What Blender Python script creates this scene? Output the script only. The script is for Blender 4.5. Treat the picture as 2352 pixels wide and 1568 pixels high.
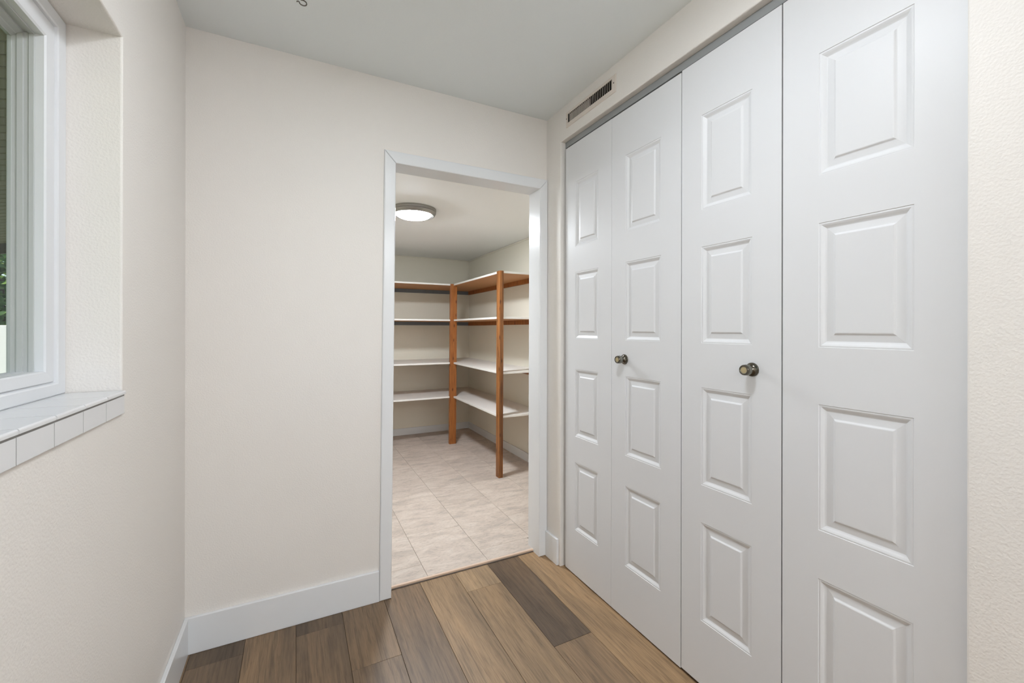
import bpy, bmesh, math, random
from mathutils import Vector, Matrix

sc = bpy.context.scene
COL = sc.collection
for o in list(bpy.data.objects):
    bpy.data.objects.remove(o, do_unlink=True)

# ------------------------------------------------------------------ camera
YAW, PITCH, ROLL = 0.47005, 0.00024, 0.00167
FPX, CYPX, CAMH = 975.143, 755.278, 1.26568
cam_data = bpy.data.cameras.new('camera')
cam_data.sensor_width = 36.0
cam_data.lens = FPX / 2352.0 * 36.0
cam_data.shift_y = (CYPX - 784.0) / 2352.0
cam_data.clip_start = 0.02
cam_data.clip_end = 300
cam = bpy.data.objects.new('camera', cam_data)
COL.objects.link(cam)
fw = Vector((math.sin(YAW) * math.cos(PITCH), math.cos(YAW) * math.cos(PITCH), math.sin(PITCH)))
rt = Vector((math.cos(YAW), -math.sin(YAW), 0))
up = rt.cross(fw)
r2 = rt * math.cos(ROLL) + up * math.sin(ROLL)
u2 = -rt * math.sin(ROLL) + up * math.cos(ROLL)
cam.matrix_world = Matrix(((r2.x, u2.x, -fw.x, 0.0), (r2.y, u2.y, -fw.y, 0.0),
                           (r2.z, u2.z, -fw.z, CAMH), (0, 0, 0, 1)))
sc.camera = cam
sc.cycles.use_light_tree = False
sc.cycles.caustics_reflective = False
sc.cycles.caustics_refractive = False

# ------------------------------------------------------------------ world, exposure
sc.view_settings.view_transform = 'Standard'
sc.view_settings.look = 'None'
sc.view_settings.gamma = 1.0
sc.view_settings.use_curve_mapping = False
sc.view_settings.exposure = 0.25
LAMP_ENTRY = 76.0        # radiance of the entry lamp's diffuser
LAMP_PANTRY = 195.0       # radiance of the pantry lamp's diffuser
LAMP_FILL = 96.0         # radiance of the four unseen fill lamps added behind the camera
world = bpy.data.worlds.new('sky_world')
sc.world = world
world.use_nodes = True
wn = world.node_tree.nodes
wl = world.node_tree.links
wn.clear()
w_out = wn.new('ShaderNodeOutputWorld')
w_bg = wn.new('ShaderNodeBackground')
w_sky = wn.new('ShaderNodeTexSky')
w_sky.sky_type = 'NISHITA'
w_sky.sun_elevation = math.radians(52)
w_sky.sun_rotation = math.radians(215)
w_sky.sun_intensity = 0.16
w_bg.inputs['Strength'].default_value = 0.22
wl.new(w_sky.outputs['Color'], w_bg.inputs['Color'])
wl.new(w_bg.outputs['Background'], w_out.inputs['Surface'])


# ------------------------------------------------------------------ materials
def lin(r, g, b):
    def f(c):
        c /= 255.0
        return c / 12.92 if c <= 0.04045 else ((c + 0.055) / 1.055) ** 2.4
    return (f(r), f(g), f(b), 1.0)


def new_mat(name):
    m = bpy.data.materials.new(name)
    m.use_nodes = True
    nt = m.node_tree
    return m, nt.nodes, nt.links, nt.nodes['Principled BSDF']


def ramp(n, l, src, stops):
    r = n.new('ShaderNodeValToRGB')
    cr = r.color_ramp
    while len(cr.elements) < len(stops):
        cr.elements.new(0.5)
    for e, (p, c) in zip(cr.elements, stops):
        e.position = p
        e.color = c
    l.new(src, r.inputs['Fac'])
    return r


def tex_coord(n, l, scale=(1, 1, 1), kind='Object', rnd=False):
    tc = n.new('ShaderNodeTexCoord')
    mp = n.new('ShaderNodeMapping')
    mp.inputs['Scale'].default_value = scale
    src = tc.outputs[kind]
    if rnd:
        oi = n.new('ShaderNodeObjectInfo')
        mul = n.new('ShaderNodeMath')
        mul.operation = 'MULTIPLY'
        mul.inputs[1].default_value = 37.0
        l.new(oi.outputs['Random'], mul.inputs[0])
        add = n.new('ShaderNodeVectorMath')
        add.operation = 'ADD'
        l.new(src, add.inputs[0])
        l.new(mul.outputs[0], add.inputs[1])
        src = add.outputs[0]
    l.new(src, mp.inputs['Vector'])
    return mp.outputs['Vector']


def noise(n, l, vec, scale, detail=3.0, rough=0.5, dist=0.0):
    t = n.new('ShaderNodeTexNoise')
    t.inputs['Scale'].default_value = scale
    t.inputs['Detail'].default_value = detail
    t.inputs['Roughness'].default_value = rough
    t.inputs['Distortion'].default_value = dist
    l.new(vec, t.inputs['Vector'])
    return t.outputs['Fac']


def bump(n, l, b, height, strength, dist):
    bp = n.new('ShaderNodeBump')
    bp.inputs['Strength'].default_value = strength
    bp.inputs['Distance'].default_value = dist
    l.new(height, bp.inputs['Height'])
    l.new(bp.outputs['Normal'], b.inputs['Normal'])


def paint(name, rgb, rough=0.5, bscale=0, bstr=0.0, bdist=0.002, spec=0.5, stretch=(1, 1, 1), mottle=0.0):
    m, n, l, b = new_mat(name)
    b.inputs['Base Color'].default_value = lin(*rgb)
    b.inputs['Roughness'].default_value = rough
    b.inputs['Specular IOR Level'].default_value = spec
    if bscale:
        v = tex_coord(n, l, stretch)
        h = noise(n, l, v, bscale, 1.0, 0.5)
        bump(n, l, b, h, bstr, bdist)
        if mottle:
            h2 = noise(n, l, v, 2.3, 2.0)
            c = lin(*rgb)
            lo = tuple(x * (1 - mottle) for x in c[:3]) + (1,)
            r = ramp(n, l, h2, [(0.3, lo), (0.7, c)])
            l.new(r.outputs['Color'], b.inputs['Base Color'])
    return m


M = {}
M['wall'] = paint('cream_wall_paint', (237, 232, 226), 0.5, 185, 0.40, 0.0022)
M['ceiling'] = paint('ceiling_paint', (239, 243, 243), 0.8, 120, 0.12, 0.002)
M['pantry_wall'] = paint('pantry_wall_paint', (231, 225, 210), 0.6, 55, 0.10, 0.0015, stretch=(1, 1, 0.05))
M['pantry_ceiling'] = paint('pantry_ceiling_paint', (243, 242, 239), 0.7, 120, 0.08, 0.002)
M['trim'] = paint('white_trim_paint', (234, 235, 236), 0.22, 60, 0.05, 0.001, stretch=(1, 1, 0.08))
M['door'] = paint('white_door_paint', (226, 226, 227), 0.40, 260, 0.05, 0.0008, 0.28, stretch=(1, 1, 0.35))
M['vinyl'] = paint('white_vinyl', (228, 229, 231), 0.4)
M['tile_white'] = paint('white_glazed_tile', (228, 228, 229), 0.16)
M['grout'] = paint('grey_grout', (150, 149, 147), 0.9)
M['vgrout'] = paint('tan_vinyl_joint', (172, 158, 146), 0.8)
M['sash'] = paint('grey_sash', (190, 192, 190), 0.45)  # sash colour set greyer than the frame
M['register'] = paint('register_enamel', (226, 216, 206), 0.45)
M['track'] = paint('grey_track_metal', (150, 152, 152), 0.45)
M['dark'] = paint('dark_duct_metal', (60, 55, 50), 0.7)
M['shelf_white'] = paint('white_melamine', (232, 228, 222), 0.45)
M['shelf_brown'] = paint('brown_hardboard', (184, 128, 78), 0.6, 90, 0.05)
M['cleat_grey'] = paint('grey_painted_wood', (112, 117, 122), 0.6, 70, 0.1)
M['strip'] = paint('tan_reducer_strip', (216, 190, 168), 0.5)
M['slab'] = paint('floor_substrate', (60, 48, 40), 0.9)
M['plain_white'] = paint('closet_paint', (200, 196, 190), 0.7)
M['hook'] = paint('nickel_wire', (120, 116, 110), 0.3)
M['hook'].node_tree.nodes['Principled BSDF'].inputs['Metallic'].default_value = 0.9
M['fence'] = paint('white_vinyl_fence', (222, 232, 238), 0.5)
M['lawn'] = paint('lawn_grass', (92, 112, 62), 0.9, 40, 0.6, 0.02)
M['patio_board'] = paint('stained_patio_board', (158, 146, 126), 0.7, 30, 0.2)
M['patio_beam'] = paint('dark_patio_beam', (88, 78, 66), 0.7)
M['bark'] = paint('tree_bark', (92, 78, 62), 0.9, 20, 0.6, 0.02)


def metal(name, rgb, rough):
    m, n, l, b = new_mat(name)
    b.inputs['Base Color'].default_value = lin(*rgb)
    b.inputs['Metallic'].default_value = 1.0
    b.inputs['Roughness'].default_value = rough
    return m


M['pewter'] = metal('antique_pewter', (104, 99, 90), 0.22)
M['pewter_soft'] = metal('worn_pewter', (138, 137, 128), 0.42)
M['nickel'] = metal('brushed_nickel', (150, 147, 143), 0.38)
M['screw'] = metal('screw_head', (110, 100, 90), 0.5)
M['brass_cap'] = paint('aged_brass_cap', (176, 160, 122), 0.45)


def emit(name, strength):
    m, n, l, b = new_mat(name)
    n.remove(b)
    e = n.new('ShaderNodeEmission')
    e.inputs['Color'].default_value = (0.90, 0.962, 1.03, 1)
    e.inputs['Strength'].default_value = strength
    l.new(e.outputs[0], n['Material Output'].inputs['Surface'])
    return m


M['lamp_entry'] = emit('lamp_diffuser_entry', LAMP_ENTRY)
M['lamp_fill'] = emit('lamp_diffuser_fill', LAMP_FILL)
M['lamp_pantry'] = emit('lamp_diffuser_pantry', LAMP_PANTRY)


def glass():
    m, n, l, b = new_mat('window_glass')
    n.remove(b)
    t = n.new('ShaderNodeBsdfTransparent')
    t.inputs['Color'].default_value = (0.93, 0.95, 0.94, 1)
    g = n.new('ShaderNodeBsdfGlossy')
    g.inputs['Roughness'].default_value = 0.02
    lw = n.new('ShaderNodeLayerWeight')
    lw.inputs['Blend'].default_value = 0.5
    pw = n.new('ShaderNodeMath')
    pw.operation = 'POWER'
    pw.inputs[1].default_value = 4.0
    l.new(lw.outputs['Facing'], pw.inputs[0])
    fr = n.new('ShaderNodeMath')
    fr.operation = 'MULTIPLY_ADD'
    fr.inputs[1].default_value = 0.35
    fr.inputs[2].default_value = 0.03
    l.new(pw.outputs[0], fr.inputs[0])
    mx = n.new('ShaderNodeMixShader')
    l.new(fr.outputs[0], mx.inputs[0])
    l.new(t.outputs[0], mx.inputs[1])
    l.new(g.outputs[0], mx.inputs[2])
    l.new(mx.outputs[0], n['Material Output'].inputs['Surface'])
    return m


M['glass'] = glass()


def plank_mat():
    m, n, l, b = new_mat('oak_look_plank')
    oi = n.new('ShaderNodeObjectInfo')
    v = tex_coord(n, l, (1, 1, 1), rnd=True)

    def mapped(s):
        mp = n.new('ShaderNodeMapping')
        mp.inputs['Scale'].default_value = s
        l.new(v, mp.inputs['Vector'])
        return mp.outputs['Vector']
    fine = noise(n, l, mapped((95, 5, 1)), 1.0, 6.0, 0.62, 0.6)
    broad = noise(n, l, mapped((9, 1.3, 1)), 1.0, 3.0, 0.5, 0.8)
    pores = noise(n, l, mapped((420, 16, 1)), 1.0, 2.0, 0.5)
    r1 = ramp(n, l, fine, [(0.30, (0.60, 0.59, 0.58, 1)), (0.50, (0.98, 0.98, 0.98, 1)), (0.74, (1.22, 1.21, 1.19, 1))])
    r2 = ramp(n, l, broad, [(0.30, (0.72, 0.73, 0.76, 1)), (0.5, (0.98, 0.98, 0.98, 1)), (0.72, (1.22, 1.19, 1.14, 1))])
    r3 = ramp(n, l, pores, [(0.33, (0.82, 0.80, 0.78, 1)), (0.5, (1, 1, 1, 1))])
    cur = oi.outputs['Color']
    for r in (r1, r2, r3):
        mx = n.new('ShaderNodeMix')
        mx.data_type = 'RGBA'
        mx.blend_type = 'MULTIPLY'
        mx.inputs[0].default_value = 1.0
        l.new(cur, mx.inputs[6])
        l.new(r.outputs['Color'], mx.inputs[7])
        cur = mx.outputs[2]
    l.new(cur, b.inputs['Base Color'])
    b.inputs['Roughness'].default_value = 0.46
    bump(n, l, b, pores, 0.12, 0.0006)
    return m


M['plank'] = plank_mat()


def vinyl_tile_mat():
    m, n, l, b = new_mat('stone_look_vinyl_tile')
    v = tex_coord(n, l, (1, 1, 1), rnd=True)

    def mapped(s):
        mp = n.new('ShaderNodeMapping')
        mp.inputs['Scale'].default_value = s
        mp.inputs['Rotation'].default_value = (0, 0, 0.35)
        l.new(v, mp.inputs['Vector'])
        return mp.outputs['Vector']
    a = noise(n, l, mapped((6, 17, 1)), 1.0, 8.0, 0.62, 0.5)
    s = noise(n, l, mapped((46, 140, 1)), 1.0, 5.0, 0.65, 0.4)
    r1 = ramp(n, l, a, [(0.32, lin(178, 167, 157)), (0.48, lin(199, 185, 173)), (0.66, lin(210, 198, 187))])
    r2 = ramp(n, l, s, [(0.34, (0.78, 0.77, 0.76, 1)), (0.47, (1, 1, 1, 1)), (0.7, (1.06, 1.05, 1.04, 1))])
    mx = n.new('ShaderNodeMix')
    mx.data_type = 'RGBA'
    mx.blend_type = 'MULTIPLY'
    mx.inputs[0].default_value = 1.0
    l.new(r1.outputs['Color'], mx.inputs[6])
    l.new(r2.outputs['Color'], mx.inputs[7])
    oi = n.new('ShaderNodeObjectInfo')
    mr = n.new('ShaderNodeMapRange')
    mr.inputs['To Min'].default_value = 0.90
    mr.inputs['To Max'].default_value = 1.03
    l.new(oi.outputs['Random'], mr.inputs['Value'])
    sc_ = n.new('ShaderNodeVectorMath')
    sc_.operation = 'SCALE'
    l.new(mx.outputs[2], sc_.inputs[0])
    l.new(mr.outputs[0], sc_.inputs['Scale'])
    l.new(sc_.outputs[0], b.inputs['Base Color'])
    b.inputs['Roughness'].default_value = 0.5
    bump(n, l, b, s, 0.06, 0.0006)
    return m


M['vtile'] = vinyl_tile_mat()


def pine_mat(name, dark, mid, light, streak=0.0):
    m, n, l, b = new_mat(name)
    v = tex_coord(n, l, (1, 1, 1), rnd=True)

    def mapped(s):
        mp = n.new('ShaderNodeMapping')
        mp.inputs['Scale'].default_value = s
        l.new(v, mp.inputs['Vector'])
        return mp.outputs['Vector']
    g = noise(n, l, mapped((70, 70, 3.0)), 1.0, 5.0, 0.6, 1.4)
    r1 = ramp(n, l, g, [(0.28, lin(*dark)), (0.48, lin(*mid)), (0.72, lin(*light))])
    vo = n.new('ShaderNodeTexVoronoi')
    vo.inputs['Scale'].default_value = 1.0
    l.new(mapped((24, 24, 8)), vo.inputs['Vector'])
    rk = ramp(n, l, vo.outputs['Distance'], [(0.05, (0.16, 0.10, 0.07, 1)), (0.13, (0.62, 0.52, 0.42, 1)), (0.22, (1, 1, 1, 1))])
    mx = n.new('ShaderNodeMix')
    mx.data_type = 'RGBA'
    mx.blend_type = 'MULTIPLY'
    mx.inputs[0].default_value = 1.0
    l.new(r1.outputs['Color'], mx.inputs[6])
    l.new(rk.outputs['Color'], mx.inputs[7])
    cur = mx.outputs[2]
    if streak:
        st = noise(n, l, mapped((34, 34, 0.7)), 1.0, 4.0, 0.6, 0.8)
        rs = ramp(n, l, st, [(0.40, (0.30, 0.25, 0.22, 1)), (0.55, (1, 1, 1, 1))])
        m2 = n.new('ShaderNodeMix')
        m2.data_type = 'RGBA'
        m2.blend_type = 'MULTIPLY'
        m2.inputs[0].default_value = streak
        l.new(cur, m2.inputs[6])
        l.new(rs.outputs['Color'], m2.inputs[7])
        cur = m2.outputs[2]
    l.new(cur, b.inputs['Base Color'])
    b.inputs['Roughness'].default_value = 0.4
    bump(n, l, b, g, 0.08, 0.001)
    return m


M['pine'] = pine_mat('orange_pine', (96, 50, 18), (154, 91, 40), (176, 113, 58))
M['pine_dark'] = pine_mat('weathered_pine', (98, 56, 24), (156, 99, 48), (182, 121, 66), 0.9)


def leaf_mat():
    m, n, l, b = new_mat('tree_leaf')
    v = tex_coord(n, l, (1, 1, 1))
    f = noise(n, l, v, 3.0, 3.0)
    r = ramp(n, l, f, [(0.3, lin(62, 96, 46)), (0.55, lin(98, 136, 66)), (0.75, lin(140, 172, 96))])
    l.new(r.outputs['Color'], b.inputs['Base Color'])
    b.inputs['Roughness'].default_value = 0.5
    return m


M['leaf'] = leaf_mat()


# ------------------------------------------------------------------ mesh helpers
def link(name, me, parent=None, loc=(0, 0, 0)):
    o = bpy.data.objects.new(name, me)
    COL.objects.link(o)
    loc = Vector(loc)
    if parent is not None:
        o.parent = parent
        q = parent
        while q is not None:
            loc = loc - q.location
            q = q.parent
    o.location = loc
    return o


def tag(o, label=None, cat=None, group=None, kind=None):
    if label:
        o['label'] = label
    if cat:
        o['category'] = cat
    if group:
        o['group'] = group
    if kind:
        o['kind'] = kind
    return o


def empty(name, loc):
    o = bpy.data.objects.new(name, None)
    o.empty_display_size = 0.1
    COL.objects.link(o)
    o.location = loc
    return o


def from_bm(name, bm, mats, parent=None, loc=(0, 0, 0), smooth=False):
    me = bpy.data.meshes.new(name)
    bm.to_mesh(me)
    bm.free()
    for m in (mats if isinstance(mats, (list, tuple)) else [mats]):
        me.materials.append(m)
    if smooth:
        for p in me.polygons:
            p.use_smooth = True
    return link(name, me, parent, loc)


def bm_box(bm, x0, x1, y0, y1, z0, z1, bev=0.0, seg=1):
    vs = [bm.verts.new((x, y, z)) for x in (x0, x1) for y in (y0, y1) for z in (z0, z1)]
    q = [(0, 1, 3, 2), (4, 6, 7, 5), (0, 4, 5, 1), (2, 3, 7, 6), (0, 2, 6, 4), (1, 5, 7, 3)]
    fs = [bm.faces.new([vs[i] for i in f]) for f in q]
    if bev:
        es = list({e for f in fs for e in f.edges})
        bmesh.ops.bevel(bm, geom=es, offset=bev, segments=seg, profile=0.5, affect='EDGES')


def box(name, x0, x1, y0, y1, z0, z1, mat, parent=None, bev=0.0, seg=1):
    c = Vector(((x0 + x1) / 2, (y0 + y1) / 2, z0))
    bm = bmesh.new()
    bm_box(bm, x0 - c.x, x1 - c.x, y0 - c.y, y1 - c.y, 0, z1 - z0, bev, seg)
    return from_bm(name, bm, mat, parent, c)


def prism_xz(name, poly, y0, y1, mat, parent=None, bev=0.0, seg=2):
    """polygon in x,z pushed through y0..y1; front (y0) edges rounded"""
    cx = sum(p[0] for p in poly) / len(poly)
    cz = min(p[1] for p in poly)
    c = Vector((cx, (y0 + y1) / 2, cz))
    bm = bmesh.new()
    f = [bm.verts.new((x - cx, y0 - c.y, z - cz)) for x, z in poly]
    b = [bm.verts.new((x - cx, y1 - c.y, z - cz)) for x, z in poly]
    ff = bm.faces.new(f)
    bm.faces.new(b[::-1])
    k = len(poly)
    for i in range(k):
        bm.faces.new([f[i], b[i], b[(i + 1) % k], f[(i + 1) % k]])
    bmesh.ops.recalc_face_normals(bm, faces=bm.faces[:])
    if bev:
        bmesh.ops.bevel(bm, geom=list(ff.edges), offset=bev, segments=seg, profile=0.5, affect='EDGES')
    return from_bm(name, bm, mat, parent, c)


def wall(name, axis, a0, a1, u0, u1, v0, v1, holes, mat, parent=None, round_edge=0.0, seg=3):
    """slab between a0 (visible face) and a1 on `axis` (0: x, 1: y); u is the other ground axis, v is z; holes (u0,u1,v0,v1)"""
    us = sorted({u0, u1, *[h[0] for h in holes], *[h[1] for h in holes]})
    vs = sorted({v0, v1, *[h[2] for h in holes], *[h[3] for h in holes]})
    us = [u for u in us if u0 <= u <= u1]
    vs = [v for v in vs if v0 <= v <= v1]
    ou, oa = (u0 + u1) / 2, (a0 + a1) / 2

    def solid(i, j):
        if i < 0 or j < 0 or i >= len(us) - 1 or j >= len(vs) - 1:
            return False
        cu, cv = (us[i] + us[i + 1]) / 2, (vs[j] + vs[j + 1]) / 2
        return not any(h[0] < cu < h[1] and h[2] < cv < h[3] for h in holes)
    bm = bmesh.new()
    cache = {}

    def V(i, j, s):
        k = (i, j, s)
        if k not in cache:
            a = (a0, a1)[s] - oa
            cache[k] = bm.verts.new((a, us[i] - ou, vs[j] - v0) if axis == 0 else (us[i] - ou, a, vs[j] - v0))
        return cache[k]
    for i in range(len(us) - 1):
        for j in range(len(vs) - 1):
            if not solid(i, j):
                continue
            bm.faces.new([V(i, j, 0), V(i + 1, j, 0), V(i + 1, j + 1, 0), V(i, j + 1, 0)])
            bm.faces.new([V(i, j, 1), V(i, j + 1, 1), V(i + 1, j + 1, 1), V(i + 1, j, 1)])
            for di, dj, p, q in ((-1, 0, (i, j), (i, j + 1)), (1, 0, (i + 1, j), (i + 1, j + 1)),
                                 (0, -1, (i, j), (i + 1, j)), (0, 1, (i, j + 1), (i + 1, j + 1))):
                if not solid(i + di, j + dj):
                    bm.faces.new([V(*p, 0), V(*q, 0), V(*q, 1), V(*p, 1)])
    bmesh.ops.recalc_face_normals(bm, faces=bm.faces[:])
    if round_edge:
        fa = a0 - oa
        es = []
        for e in bm.edges:
            if all(abs((v.co.x if axis == 0 else v.co.y) - fa) < 1e-6 for v in e.verts) and len(e.link_faces) == 2:
                if abs(e.link_faces[0].normal.dot(e.link_faces[1].normal)) < 0.1:
                    mid = (e.verts[0].co + e.verts[1].co) / 2
                    u = (mid.y if axis == 0 else mid.x) + ou
                    z = mid.z + v0
                    if u0 + 1e-4 < u < u1 - 1e-4 and v0 + 1e-4 < z < v1 - 1e-4:
                        es.append(e)
        bmesh.ops.bevel(bm, geom=es, offset=round_edge, segments=seg, profile=0.5, affect='EDGES')
    loc = (oa, ou, v0) if axis == 0 else (ou, oa, v0)
    return from_bm(name, bm, mat, parent, loc)


def rings(name, rect, prof, mat, parent=None, cap=(True, True)):
    """nested rectangular rings on a plane of constant x. rect = (y0,y1,z0,z1); prof = [(side inset, bottom inset, top inset, x)]"""
    y0, y1, z0, z1 = rect
    c = Vector((prof[0][3], (y0 + y1) / 2, z0))
    bm = bmesh.new()
    loops = []
    for s, b, t, x in prof:
        loops.append([bm.verts.new(Vector(p) - c) for p in
                      ((x, y0 + s, z0 + b), (x, y1 - s, z0 + b), (x, y1 - s, z1 - t), (x, y0 + s, z1 - t))])
    for A, B in zip(loops, loops[1:]):
        for i in range(4):
            bm.faces.new([A[i], A[(i + 1) % 4], B[(i + 1) % 4], B[i]])
    if cap[0]:
        bm.faces.new(loops[0])
    if cap[1]:
        bm.faces.new(loops[-1])
    if not cap[0] and not cap[1]:
        A, B = loops[-1], loops[0]
        for i in range(4):
            bm.faces.new([A[i], A[(i + 1) % 4], B[(i + 1) % 4], B[i]])
    bmesh.ops.recalc_face_normals(bm, faces=bm.faces[:])
    return from_bm(name, bm, mat, parent, c)


def lathe(name, prof, loc, mat, parent=None, axis='z', seg=48, smooth=True):
    """prof = [(radius, height)] about the axis; axis 'z' or '-x'"""
    bm = bmesh.new()
    prev = None
    for r, h in prof:
        if r < 1e-6:
            cur = [bm.verts.new((0, 0, h))]
        else:
            cur = [bm.verts.new((r * math.cos(2 * math.pi * i / seg), r * math.sin(2 * math.pi * i / seg), h)) for i in range(seg)]
        if prev is not None:
            for i in range(seg):
                j = (i + 1) % seg
                if len(prev) == 1 and len(cur) > 1:
                    bm.faces.new([prev[0], cur[i], cur[j]])
                elif len(cur) == 1 and len(prev) > 1:
                    bm.faces.new([prev[i], prev[j], cur[0]])
                elif len(cur) > 1:
                    bm.faces.new([prev[i], prev[j], cur[j], cur[i]])
        prev = cur
    if axis == '-x':
        bmesh.ops.transform(bm, matrix=Matrix(((0, 0, -1, 0), (0, 1, 0, 0), (1, 0, 0, 0), (0, 0, 0, 1))), verts=bm.verts[:])
    bmesh.ops.recalc_face_normals(bm, faces=bm.faces[:])
    o = from_bm(name, bm, mat, parent, loc, smooth)
    if smooth:
        o.data.set_sharp_from_angle(angle=math.radians(38))
    return o


def tube(name, pts, rad, mat, parent=None, seg=10):
    pts = [Vector(p) for p in pts]
    rads = rad if isinstance(rad, (list, tuple)) else [rad] * len(pts)
    base = pts[0].copy()
    bm = bmesh.new()
    prev = None
    n = None
    for k, p in enumerate(pts):
        t = (pts[min(k + 1, len(pts) - 1)] - pts[max(k - 1, 0)]).normalized()
        n = t.orthogonal().normalized() if n is None else (n - t * n.dot(t)).normalized()
        b = t.cross(n)
        ring = [bm.verts.new(p - base + (n * math.cos(a) + b * math.sin(a)) * rads[k])
                for a in [2 * math.pi * i / seg for i in range(seg)]]
        if prev:
            for i in range(seg):
                bm.faces.new([prev[i], prev[(i + 1) % seg], ring[(i + 1) % seg], ring[i]])
        else:
            bm.faces.new(ring[::-1])
        prev = ring
    bm.faces.new(prev)
    return from_bm(name, bm, mat, parent, base, True)


# ------------------------------------------------------------------ key dimensions (metres)
XL, XR, YB, H = -0.3852, 1.2577, 2.0472, 2.44      # entry: left wall, right wall, back wall, ceiling
YR = -3.60                                         # wall behind the camera
YP0, XP, YP, HP = 2.154, 1.957, 5.0555, 2.130      # pantry: front face, right wall, back wall, ceiling
XPL = -0.45                                        # pantry left wall
ZP = 0.012                                         # pantry floor level
XD = 1.2762                                        # closet door faces
CY0, CY1, CZ = 0.3630, 1.9039, 2.2645              # closet opening
WY0, WY1, WZ0, WZ1 = 0.10, 1.378, 1.104, 1.988     # window opening

# ------------------------------------------------------------------ structure: shell
S = dict(kind='structure')
w = wall('wall_left', 0, XL, XL - 0.175, YR - 0.12, YP0, 0, H, [(WY0, WY1, WZ0, WZ1)], M['wall'], round_edge=0.005)
tag(w, 'cream textured wall with the deep window recess', 'wall', **S)
w = wall('wall_back', 1, YB, YP0, XL, XP + 0.12, 0, H, [(0.396, 1.222, -0.1, 2.058)], M['wall'])
tag(w, 'cream textured wall around the white-cased doorway', 'wall', **S)
w = wall('wall_right', 0, XR, XR + 0.10, YR, YB, 0, H,
         [(CY0, CY1, -0.1, CZ), (1.4855, 1.8375, 2.332, 2.384)], M['wall'], round_edge=0.004)
tag(w, 'cream textured wall framing the white closet doors', 'wall', **S)
w = wall('wall_rear', 1, YR, YR - 0.12, XL, XP + 0.12, 0, H, [], M['wall'])
tag(w, 'cream wall behind the viewer', 'wall', **S)
w = wall('wall_closet', 0, XP, XP + 0.12, YR, YB, 0, H, [], M['plain_white'])
tag(w, 'plain wall at the back of the closet', 'wall', **S)
w = box('ceiling', XL - 0.2, XP + 0.12, YR - 0.12, YP0, H, H + 0.1, M['ceiling'])
tag(w, 'flat pale grey ceiling of the entry', 'ceiling', **S)
w = wall('wall_pantry_right', 0, XP, XP + 0.12, YP0, YP + 0.12, 0, H, [], M['pantry_wall'])
tag(w, 'beige pantry wall at right behind the shelves', 'wall', **S)
w = wall('wall_pantry_back', 1, YP, YP + 0.12, XPL - 0.135, XP, 0, H, [], M['pantry_wall'])
tag(w, 'beige pantry wall at the far end', 'wall', **S)
w = wall('wall_pantry_left', 0, XPL, XPL - 0.135, YP0, YP, 0, H, [], M['pantry_wall'])
tag(w, 'beige pantry wall at left, hidden by the doorway', 'wall', **S)
w = box('ceiling_pantry', XPL, XP, YP0, YP, HP, HP + 0.1, M['pantry_ceiling'])
tag(w, 'low white ceiling of the pantry with a round light', 'ceiling', **S)

# wood plank floor
PW = 0.1835
fl = box('floor', XL - 0.2, XP + 0.12, YR - 0.12, 2.1065, -0.06, -0.0055, M['slab'])
tag(fl, 'brown oak-look plank floor of the entry', 'floor', **S)
tones = {'dk': (102, 84, 66), 'dm': (120, 99, 77), 'md': (134, 110, 84), 'mt': (146, 121, 92), 'lt': (163, 137, 106), 'og': (156, 127, 94)}
L = 1.22
cols = [  # left edge x, butt joints (y), tone of each plank from the far end towards the viewer, left ones also darkened for dim light
    (-0.5495, [1.40], ['md', 'dk', 'lt', 'md', 'dm']),
    (-0.366, [1.946], ['dk', 'dm', 'lt', 'dm', 'md']),
    (-0.1825, [2.75], ['md', 'md', 'dm', 'md', 'lt']),
    (0.001, [1.956], ['dk', 'dm', 'lt', 'md', 'dk']),
    (0.1845, [1.667], ['md', 'dm', 'mt', 'lt', 'dm']),
    (0.368, [2.55], ['dm', 'dm', 'lt', 'dk', 'md']),
    (0.5515, [2.32], ['lt', 'mt', 'mt', 'dm', 'lt']),
    (0.735, [1.918], ['lt', 'mt', 'md', 'lt', 'dm']),
    (0.9185, [1.432], ['dk', 'md', 'lt', 'md', 'dk']),
    (1.102, [2.12], ['og', 'og', 'md', 'dm', 'lt']),
    (1.2855, [1.1], ['md', 'dm', 'lt', 'md', 'dm']),
]
for cx, js, ts in cols:
    x0 = max(cx, XL - 0.05)
    x1 = cx + PW
    ys = [2.0985]
    y = js[0]
    while y > YR:
        if y < 2.0985:
            ys.append(y)
        y -= L
    ys.append(YR)
    off = 1 if js[0] > 2.0985 else 0
    for k in range(len(ys) - 1):
        g = 0.0006
        pl = box('plank', x0 + g, x1 - g, ys[k + 1] + g, ys[k] - g, -0.0055, 0.0, M['plank'], fl, 0.0007)
        t = tones[ts[min(k + off, len(ts) - 1)]]
        pl.color = lin(*t)

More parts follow.
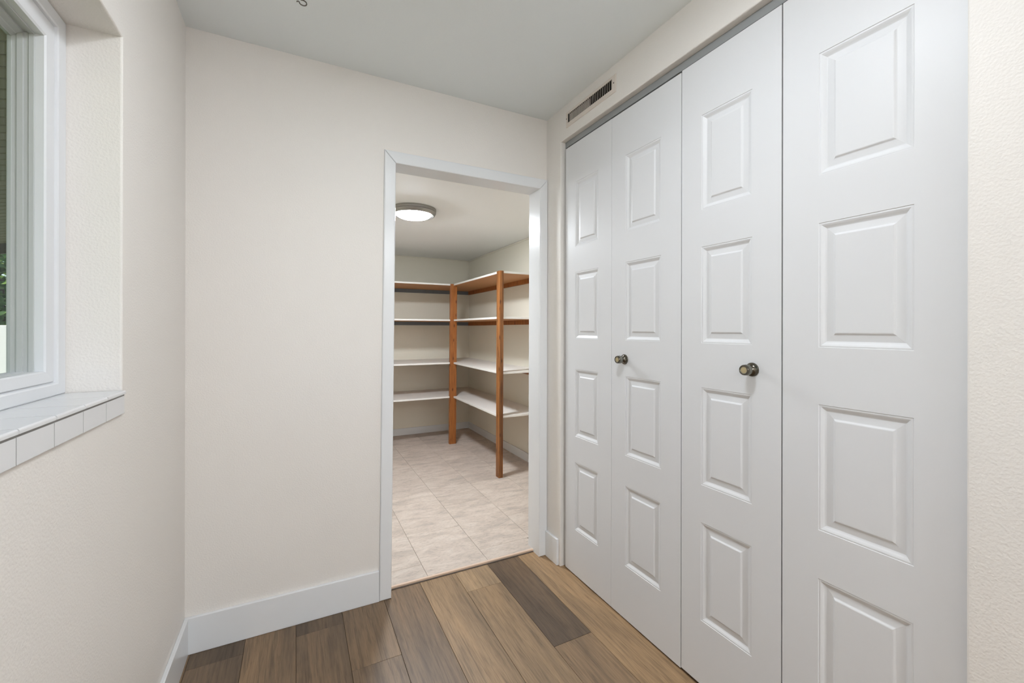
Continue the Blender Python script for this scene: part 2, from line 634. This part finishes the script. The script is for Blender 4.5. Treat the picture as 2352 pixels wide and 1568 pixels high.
# stone-look tiles in the pantry
fp = wall('floor_pantry', 1, 2.108, YP, XPL, XP, -0.06, 0.006, [], M['vgrout'])
tag(fp, 'beige stone-look tile floor of the pantry', 'floor', **S)
TW, TL = 0.3325, 0.66
for c in range(-3, 6):
    tx0 = 0.597 + (c - 1) * TW
    tx1 = tx0 + TW
    y = 2.235 + (TL / 2 if c % 2 else 0) - 2 * TL
    while y < YP:
        a, b_ = max(y, 2.112 if (tx1 > 0.41 and tx0 < 1.21) else YP0), min(y + TL, YP)
        xa, xb = max(tx0, XPL), min(tx1, XP)
        if a < 2.15:
            xa, xb = max(xa, 0.30), min(xb, 1.24)
        if b_ - a > 0.005 and xb - xa > 0.01:
            g = 0.0007
            tl = box('tile', xa + g, xb - g, a + g, b_ - g, 0.006, ZP, M['vtile'], fp, 0.0006)
        y += TL
tag(box('trim_3', 0.404, 1.206, 2.0990, 2.1120, 0.0046, 0.0140, M['strip'], None, 0.0015, 2),
    'thin tan transition strip between plank and tile floors', 'threshold', **S)

# baseboards
BT = 0.014


def baseboard(name, x0, x1, y0, y1, z0, z1, label):
    return tag(box(name, x0, x1, y0, y1, z0, z1, M['trim'], None, 0.0025, 2), label, 'baseboard', **S)


baseboard('baseboard_back', XL, 0.3455, YB - BT, YB, 0, 0.142, 'white baseboard along the cream wall left of the doorway')
baseboard('baseboard_left', XL, XL + BT, YR, YB - BT, 0, 0.142, 'white baseboard running under the window wall')
baseboard('baseboard_right', XR - BT, XR, 1.9175, YB - BT, 0, 0.140, 'short white baseboard between doorway casing and closet')
baseboard('baseboard_rear', XL + BT, XR, YR, YR + BT, 0, 0.142, 'white baseboard behind the viewer')
baseboard('baseboard_pantry_back', XPL, XP, YP - 0.012, YP, ZP, 0.092, 'low white baseboard at the far end of the pantry')
baseboard('baseboard_pantry_right', XP - 0.012, XP, YP0, YP - 0.012, ZP, 0.092, 'low white baseboard along the right pantry wall')
tag(box('trim_4', XP - 0.010, XP, YP0, YP, HP - 0.016, HP, M['pantry_wall'], None, 0.004, 2),
    'slim ceiling trim along the right pantry wall', 'trim', **S)
tag(box('trim_5', XPL, XP - 0.010, YP - 0.010, YP, HP - 0.010, HP, M['pantry_wall'], None, 0.003, 2),
    'slim ceiling trim along the far pantry wall', 'trim', **S)

# doorway casing and jamb (the frame leans a little, as in the photo)
tr = tag(empty('trim_1', (0.80, 2.10, 0)), 'white painted casing and jamb around the pantry doorway', 'door frame', **S)
CF = 2.0332
prism_xz('casing', [(0.3457, 0), (0.4005, 0), (0.4187, 2.0478), (0.3660, 2.1035)], CF, YB, M['trim'], tr, 0.006, 3)
prism_xz('casing', [(1.2050, 0), (1.2570, 0), (1.2570, 2.1020), (1.2080, 2.0465)], CF, YB, M['trim'], tr, 0.005, 3)
prism_xz('casing', [(0.3660, 2.1035), (0.4187, 2.0478), (1.2080, 2.0465), (1.2570, 2.1020)], CF, YB, M['trim'], tr, 0.004, 2)
prism_xz('jamb', [(0.3962, 0), (0.4005, 0), (0.4187, 2.0478), (0.3962, 2.0478)], YB, YP0 + 0.004, M['trim'], tr, 0.001, 1)
prism_xz('jamb', [(1.2050, 0), (1.2215, 0), (1.2215, 2.0460), (1.2080, 2.0460)], YB, YP0 + 0.004, M['trim'], tr, 0.0015, 2)
prism_xz('head_jamb', [(0.3965, 2.0478), (1.2215, 2.0465), (1.2215, 2.0575), (0.3965, 2.0575)], YB, YP0 + 0.004, M['trim'], tr, 0.001, 1)

# ------------------------------------------------------------------ window
WX = -0.487
wd = tag(empty('window_1', (WX, (WY0 + WY1) / 2, WZ0)), 'white vinyl window in a deep recess above a tiled sill', 'window', **S)
FZ0 = 1.112
rings('window_frame', (WY0, WY1, FZ0, WZ1), [
    (0, 0, 0, -0.558), (0, 0, 0, WX - 0.003), (0.004, 0.003, 0.004, WX), (0.036, 0.026, 0.030, WX),
    (0.039, 0.029, 0.033, WX - 0.002), (0.041, 0.031, 0.035, WX - 0.008), (0.044, 0.032, 0.038, WX - 0.008),
    (0.047, 0.034, 0.040, WX - 0.004), (0.075, 0.056, 0.074, WX - 0.006), (0.078, 0.059, 0.078, WX - 0.009),
    (0.078, 0.059, 0.078, -0.553), (0.030, 0.030, 0.030, -0.554), (0.030, 0.030, 0.030, -0.558)], M['vinyl'], wd, (False, False))
IN = 0.078
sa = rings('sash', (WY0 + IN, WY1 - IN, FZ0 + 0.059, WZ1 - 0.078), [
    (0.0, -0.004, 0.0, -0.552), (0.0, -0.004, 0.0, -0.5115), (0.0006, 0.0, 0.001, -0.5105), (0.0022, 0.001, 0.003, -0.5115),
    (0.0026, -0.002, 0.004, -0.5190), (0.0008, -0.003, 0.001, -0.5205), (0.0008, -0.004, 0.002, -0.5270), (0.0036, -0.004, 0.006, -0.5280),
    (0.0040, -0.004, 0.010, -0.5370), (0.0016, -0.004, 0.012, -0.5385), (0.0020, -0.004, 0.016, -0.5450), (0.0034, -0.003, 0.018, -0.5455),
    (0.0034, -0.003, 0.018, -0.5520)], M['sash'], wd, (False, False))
box('pane', -0.5500, -0.5460, WY0 + IN + 0.003, WY1 - IN - 0.003, FZ0 + 0.0555, WZ1 - 0.0955, M['glass'], sa)
box('grout_bed', -0.490, -0.3815, WY0 + 0.003, 1.3760, 1.1040, 1.1116, M['grout'], wd)
box('grout_bed', XL, -0.3805, WY0 + 0.003, 1.3760, 1.0560, 1.1040, M['grout'], wd)
# tiled sill: top tiles and front trim tiles, each its own piece
TP = 0.1145
y = 1.3765
k = 0
while y > WY0 + 0.01:
    ya = max(y - TP, WY0 + 0.002)
    g = 0.0014
    bm = bmesh.new()
    bm_box(bm, -0.0575, 0.0575, -(y - ya) / 2 + g, (y - ya) / 2 - g, 0, 0.008)
    es = [e for e in bm.edges if all(v.co.x > 0.05 and v.co.z > 0.005 for v in e.verts)]
    bmesh.ops.bevel(bm, geom=es, offset=0.0035, segments=3, profile=0.5, affect='EDGES')
    from_bm('sill_tile', bm, M['tile_white'], wd, (-0.4345, (y + ya) / 2, 1.104))
    box('sill_edge_tile', XL + 0.001, -0.3800, ya + g, y - g, 1.0565, 1.0990, M['tile_white'], wd)
    y -= TP
    k += 1

# ------------------------------------------------------------------ closet doors
PZ = [(0.238, 0.585), (0.717, 1.061), (1.217, 1.557), (1.688, 2.022)]
TH = 0.030
door_specs = [  # y0 (near), y1 (far), panel y0, y1, bottom, top, label
    (1.5148, 1.8822, 1.6090, 1.7960, 0.007, 2.2213, 'narrow white closet door leaf nearest the pantry doorway'),
    (1.1240, 1.5132, 1.2215, 1.4235, 0.007, 2.2205, 'white closet door leaf with the knob farther from the viewer'),
    (0.7570, 1.1200, 0.8475, 1.0350, 0.012, 2.2250, 'white closet door leaf with the knob nearer to the viewer'),
    (0.3655, 0.7530, 0.4550, 0.6570, 0.012, 2.2250, 'widest-looking white closet door leaf at the right edge of the photo'),
]
doors = []
for i, (ya, yb, pa, pb, zb, zt, lab) in enumerate(door_specs):
    d = wall('door_%d' % (i + 1), 0, XD, XD + TH, ya, yb, zb, zt, [(pa, pb, a, b) for a, b in PZ], M['door'])
    tag(d, lab, 'closet door', **S)
    for a, b in PZ:
        rings('panel', (pa, pb, a, b), [
            (0, 0, 0, XD + TH), (0, 0, 0, XD), (0.0012, 0.0012, 0.0012, XD + 0.0016), (0.0030, 0.0030, 0.0030, XD + 0.0012),
            (0.0055, 0.0055, 0.0055, XD + 0.0014), (0.0095, 0.0095, 0.0095, XD + 0.0034), (0.0135, 0.0135, 0.0135, XD + 0.0062),
            (0.0165, 0.0165, 0.0165, XD + 0.0078), (0.0180, 0.0180, 0.0180, XD + 0.0080),
            (0.0335, 0.0335, 0.0335, XD + 0.0062), (0.0352, 0.0352, 0.0352, XD + 0.0056), (0.0385, 0.0385, 0.0385, XD + 0.0026),
            (0.0405, 0.0405, 0.0405, XD + 0.0020)], M['door'], d)
    doors.append(d)
for i, (ky, kz) in ((1, (1.4281, 1.1346)), (2, (0.8463, 1.1399))):
    kb = lathe('knob', [(0.0, 0.012), (0.0075, 0.012), (0.0075, 0.020), (0.0110, 0.0215), (0.0160, 0.0235), (0.0172, 0.027),
                        (0.0165, 0.036), (0.0158, 0.0405), (0.0148, 0.0425), (0.0118, 0.0430), (0.0100, 0.0420), (0.0, 0.0420)],
               (XD, ky, kz), M['pewter_soft'], doors[i], '-x', 40)
    lathe('rosette', [(0.0, 0.0), (0.0218, 0.0), (0.0220, 0.002), (0.0208, 0.0042), (0.0188, 0.0045), (0.0150, 0.0060),
                      (0.0115, 0.0100), (0.0090, 0.0140), (0.0, 0.0140)], (XD, ky, kz), M['pewter'], kb, '-x', 40)
    lathe('knob_rim', [(0.0105, 0.0412), (0.0118, 0.0436), (0.0148, 0.0432), (0.0162, 0.0408), (0.0166, 0.0370), (0.0160, 0.0368)],
          (XD, ky, kz), M['pewter'], kb, '-x', 40)
    lathe('knob_cap', [(0.0, 0.0428), (0.006, 0.0427), (0.0098, 0.0420), (0.0098, 0.0410)], (XD, ky, kz), M['brass_cap'], kb, '-x', 32)
trk = tag(box('trim_2', 1.2860, 1.3160, CY0 + 0.002, CY1 - 0.002, 2.2340, CZ, M['track'], None, 0.001, 1),
          'grey metal track above the closet doors', 'door track', **S)
for yy in (1.868, 1.150):
    lathe('roller_pin', [(0.0, 0.0), (0.0065, 0.0), (0.0065, 0.008), (0.004, 0.009), (0.004, 0.0135), (0.0, 0.0135)],
          (1.2915, yy, 2.2210), M['screw'], trk, 'z', 20)

# ------------------------------------------------------------------ air register
vt = tag(empty('air_vent', (XR, 1.656, 2.315)), 'long cream air vent with thin louvres above the closet doors', 'vent')
VY0, VY1, VZ0, VZ1 = 1.4625, 1.850, 2.3150, 2.3950
SY0, SY1, SZ0, SZ1 = 1.4878, 1.8352, 2.3350, 2.3812
pf = wall('face_plate', 0, XR - 0.0045, XR, VY0, VY1, VZ0, VZ1, [(SY0, SY1, SZ0, SZ1)], M['register'], vt)
bmx = bmesh.new()
bmx.from_mesh(pf.data)
es = [e for e in bmx.edges if len(e.link_faces) == 2 and abs(e.link_faces[0].normal.dot(e.link_faces[1].normal)) < 0.1
      and all(v.co.x < 0 for v in e.verts) and (all(abs(v.co.z) < 1e-4 for v in e.verts) or all(abs(v.co.z - (VZ1 - VZ0)) < 1e-4 for v in e.verts)
      or all(abs(abs(v.co.y) - (VY1 - VY0) / 2) < 1e-4 for v in e.verts))]
bmesh.ops.bevel(bmx, geom=es, offset=0.003, segments=2, profile=0.5, affect='EDGES')
bmx.to_mesh(pf.data)
bmx.free()
NS = 28
pitch = (SY1 - SY0) / NS
slat_me = {}
for side, ang in ((0, 10), (1, 46)):
    bm = bmesh.new()
    bm_box(bm, -0.0040, 0.0040, -0.0006, 0.0006, 0, SZ1 - SZ0 - 0.0004)
    bmesh.ops.rotate(bm, cent=(0, 0, 0), matrix=Matrix.Rotation(math.radians(ang), 3, 'Z'), verts=bm.verts[:])
    me = bpy.data.meshes.new('louvre')
    bm.to_mesh(me)
    bm.free()
    me.materials.append(M['register'])
    slat_me[side] = me
for i in range(1, NS):
    yy = SY0 + i * pitch
    link('louvre', slat_me[1 if yy < 1.660 else 0], vt, (XR + 0.0035, yy, SZ0 + 0.0002))
rings('duct', (SY0 - 0.002, SY1 + 0.002, SZ0 - 0.002, SZ1 + 0.002),
      [(0.0, 0.0, 0.0, XR + 0.001), (0.0, 0.0, 0.0, XR + 0.09)], M['dark'], vt, (False, True))
for yy, zz in ((1.8432, 2.3590), (1.4752, 2.3580)):
    lathe('screw', [(0.0, 0.0), (0.0032, 0.0), (0.0026, 0.0012), (0.0, 0.0016)], (XR - 0.0045, yy, zz), M['screw'], vt, '-x', 16)


# ------------------------------------------------------------------ ceiling lights
def ceiling_light(loc, lamp_mat, label):
    t = tag(empty('ceiling_light', loc), label, 'light')
    lathe('rim', [(0.0, 0.0), (0.1610, 0.0), (0.1615, -0.010), (0.1585, -0.0150), (0.1580, -0.0200), (0.1600, -0.0230),
                  (0.1580, -0.0300), (0.1540, -0.0330), (0.1500, -0.0430), (0.1440, -0.0465), (0.1260, -0.0430), (0.1200, -0.0400), (0.0, -0.0400)],
          loc, M['nickel'], t, 'z', 72)
    lathe('diffuser', [(0.1195, -0.0402), (0.1190, -0.0450), (0.1140, -0.0520), (0.1020, -0.0580), (0.0800, -0.0630), (0.0400, -0.0665), (0.0, -0.0675)],
          loc, lamp_mat, t, 'z', 36)
    return t


ceiling_light((0.7543, 3.0575, HP), M['lamp_pantry'], 'round flush light with nickel rim on the pantry ceiling')
ceiling_light((0.41, 0.70, H), M['lamp_entry'], 'round flush light with nickel rim on the entry ceiling, overhead out of view')
for lx, ly, lab in ((0.78, -1.45, 'added round nickel-rimmed fill light on the hall ceiling, nearest of four behind the viewer'),
                    (0.98, -2.00, 'added round nickel-rimmed fill light on the hall ceiling, second of four behind the viewer'),
                    (0.78, -2.60, 'added round nickel-rimmed fill light on the hall ceiling, third of four behind the viewer'),
                    (0.98, -3.15, 'added round nickel-rimmed fill light on the hall ceiling, farthest of four behind the viewer')):
    ceiling_light((lx, ly, H), M['lamp_fill'], lab)  # unseen lamps added to brighten the room evenly from behind

# ceiling hook
hk = tag(empty('ceiling_hook', (0.013, 1.672, H)), 'small bent metal hook hanging from the ceiling near the window wall', 'hook')
lathe('hook_base', [(0.0, 0.0), (0.0090, 0.0), (0.0085, -0.0025), (0.004, -0.0040), (0.0, -0.0040)], (0.013, 1.672, H), M['hook'], hk, 'z', 20)
hx, hy = 0.013, 1.672
pts = [(hx, hy, H - 0.003), (hx + 0.001, hy, H - 0.012)]
for a in range(120, -181, -20):
    pts.append((hx + 0.006 + 0.012 * math.cos(math.radians(a)), hy + 0.004 * math.sin(math.radians(a)), H - 0.024 + 0.012 * math.sin(math.radians(a))))
pts += [(hx - 0.010, hy + 0.003, H - 0.021), (hx - 0.014, hy + 0.004, H - 0.024)]
tube('hook_wire', pts, 0.0020, M['hook'], hk)

# ------------------------------------------------------------------ pantry shelving
sh = tag(empty('shelving_unit', (1.53, 4.45, ZP)), 'built-in corner shelving with white boards and orange pine posts in the pantry', 'shelves')
ST = 0.018
SFY, SFX, SEY = 4.432, 1.532, 3.236         # shelf front lines and the near end of the right-hand boards
tops = [0.5320, 0.9025, 1.3700, 1.7570]


def board(x0, x1, y0, y1, zt, notch=None):
    bm = bmesh.new()
    c = Vector(((x0 + x1) / 2, (y0 + y1) / 2, zt - ST))
    bm_box(bm, x0 - c.x, x1 - c.x, y0 - c.y, y1 - c.y, 0, ST, 0.0015, 2)
    bm.normal_update()
    for f in bm.faces:
        f.material_index = 1 if f.normal.z < -0.9 else 0
    return from_bm('shelf_board', bm, [M['shelf_white'], M['shelf_brown']], sh, c)


for zt in tops:
    board(XPL, XP, SFY + 0.002, YP, zt)
    board(SFX, XP, SEY, SFY + 0.0012, zt)
    box('cleat', XPL, XP, YP - 0.020, YP, zt - ST - 0.042, zt - ST, M['cleat_grey'], sh, 0.001)
    box('cleat', XP - 0.020, XP, SEY + 0.01, YP - 0.020, zt - ST - 0.044, zt - ST, M['pine'], sh, 0.001)


def post(x0, x1, y0, y1, z1, lean, mat):
    c = Vector(((x0 + x1) / 2, (y0 + y1) / 2, ZP))
    bm = bmesh.new()
    bm_box(bm, x0 - c.x, x1 - c.x, y0 - c.y, y1 - c.y, 0, z1 - ZP, 0.003, 2)
    for v in bm.verts:
        v.co.x += lean * v.co.z / (z1 - ZP)
    return from_bm('post', bm, mat, sh, c)


post(1.4865, 1.5610, 4.4200, 4.4580, 1.7575, 0.011, M['pine'])
post(1.5180, 1.5570, 3.2280, 3.2900, 1.7590, 0.005, M['pine_dark'])

# ------------------------------------------------------------------ outside the window
gr = tag(box('ground', -120, -0.62, -90, 120, -0.55, -0.45, M['lawn']), 'green lawn seen through the window', 'lawn', **S)
pr = tag(empty('patio_roof', (-0.60, 0.0, 2.62)), 'sloping boarded patio roof outside the window', 'roof')
SL = 0.20
bm = bmesh.new()
bm_box(bm, -3.2, 0.0, -0.0480, 0.0480, 0, 0.03, 0.004)
for v in bm.verts:
    v.co.z += SL * v.co.x
rb = bpy.data.meshes.new('roof_board')
bm.to_mesh(rb)
bm.free()
rb.materials.append(M['patio_board'])
y = -1.2
while y < 6.56:
    link('roof_board', rb, pr, (-0.60, y, 2.62))
    y += 0.1085
for nm, yy in (('end_rafter', 6.60), ('end_rafter', -1.25)):
    bm = bmesh.new()
    bm_box(bm, -3.2, 0.0, -0.02, 0.02, -0.10, 0.03)
    for v in bm.verts:
        v.co.z += SL * v.co.x
    from_bm(nm, bm, M['patio_beam'], pr, (-0.60, yy, 2.62))
box('roof_deck', -3.9, -0.60, -1.3, 6.64, 2.69, 2.71, M['patio_beam'], pr)
for yy in (-1.1, 6.5):
    box('roof_post', -3.76, -3.66, yy - 0.05, yy + 0.05, -0.45, 1.995, M['patio_beam'], pr, 0.004)

fn = tag(empty('fence', (-5.0, 8.0, -0.45)), 'white vinyl privacy fence beyond the patio', 'fence')
FT = 1.285
bm = bmesh.new()
bm_box(bm, -0.074, 0.074, -0.012, 0.012, 0, 1.58, 0.003)
pk = bpy.data.meshes.new('picket')
bm.to_mesh(pk)
bm.free()
pk.materials.append(M['fence'])
for i in range(60):
    link('picket', pk, fn, (-9.93 + i * 0.15, 8.0, -0.40))
box('rail', -10.1, -1.0, 7.975, 8.025, FT - 0.13, FT - 0.02, M['fence'], fn, 0.004)
box('rail', -10.1, -1.0, 7.975, 8.025, -0.40, -0.28, M['fence'], fn, 0.004)
for i in range(92):
    pkt = link('picket', pk, fn, (-10.08, 7.85 - i * 0.15, -0.40))
    pkt.rotation_euler = (0, 0, math.pi / 2)
box('rail', -10.105, -10.055, -6.0, 7.93, FT - 0.13, FT - 0.02, M['fence'], fn, 0.004)
box('rail', -10.105, -10.055, -6.0, 7.93, -0.40, -0.28, M['fence'], fn, 0.004)
for i in range(7):
    fy = 7.93 - i * 2.3
    box('fence_post', -10.15, -10.01, fy - 0.065, fy + 0.065, -0.45, FT + 0.02, M['fence'], fn, 0.006)
for i in range(5):
    fx = -9.6 + i * 2.06 + 0.02
    box('fence_post', fx - 0.065, fx + 0.065, 7.93, 8.07, -0.45, FT + 0.02, M['fence'], fn, 0.006)

rng = random.Random(7)


def tree(loc, crown_h, rx, rz, label, count):
    t = tag(empty('leafy_tree', loc), label, 'tree', 'trees beyond the fence')
    x, y, z = loc
    tube('trunk', [(x, y, z), (x + 0.05, y, z + 0.9), (x - 0.03, y + 0.04, z + crown_h * 0.55), (x + 0.02, y, z + crown_h * 0.95)],
         [0.16, 0.13, 0.10, 0.04], M['bark'], t, 12)
    verts, faces = [], []
    cz = crown_h
    for _ in range(count):
        while True:
            d = Vector((rng.uniform(-1, 1), rng.uniform(-1, 1), rng.uniform(-1, 1)))
            if 0.25 < d.length < 1:
                break
        lump = 0.86 + 0.14 * math.sin(5 * d.x + 3 * d.z) * math.cos(4 * d.y)
        p = Vector((d.x * rx * lump, d.y * rx * lump, cz + d.z * rz * lump))
        s = rng.uniform(0.06, 0.12)
        a = Vector((rng.uniform(-1, 1), rng.uniform(-1, 1), rng.uniform(-0.6, 0.6))).normalized()
        b = a.orthogonal().normalized()
        b = (b + a.cross(b) * rng.uniform(-1, 1)).normalized()
        k = len(verts)
        nrm = a.cross(b) * s * 0.15
        verts += [p - a * s, p + b * s * 0.45 + nrm, p + a * s, p - b * s * 0.45 + nrm]
        faces.append((k, k + 1, k + 2, k + 3))
    me = bpy.data.meshes.new('foliage')
    me.from_pydata([tuple(v) for v in verts], [], faces)
    me.materials.append(M['leaf'])
    link('foliage', me, t, loc)


tree((-4.6, 10.6, -0.45), 2.7, 2.3, 2.1, 'leafy green tree rising behind the white fence in the window view', 7000)
tree((-11.2, 11.2, -0.45), 3.0, 2.4, 2.3, 'leafy green tree farther left behind the white fence, out of the window view', 4000)
tree((-6.9, 17.5, -0.45), 3.4, 2.8, 2.8, 'leafy green tree standing farthest back beyond the white fence', 5000)
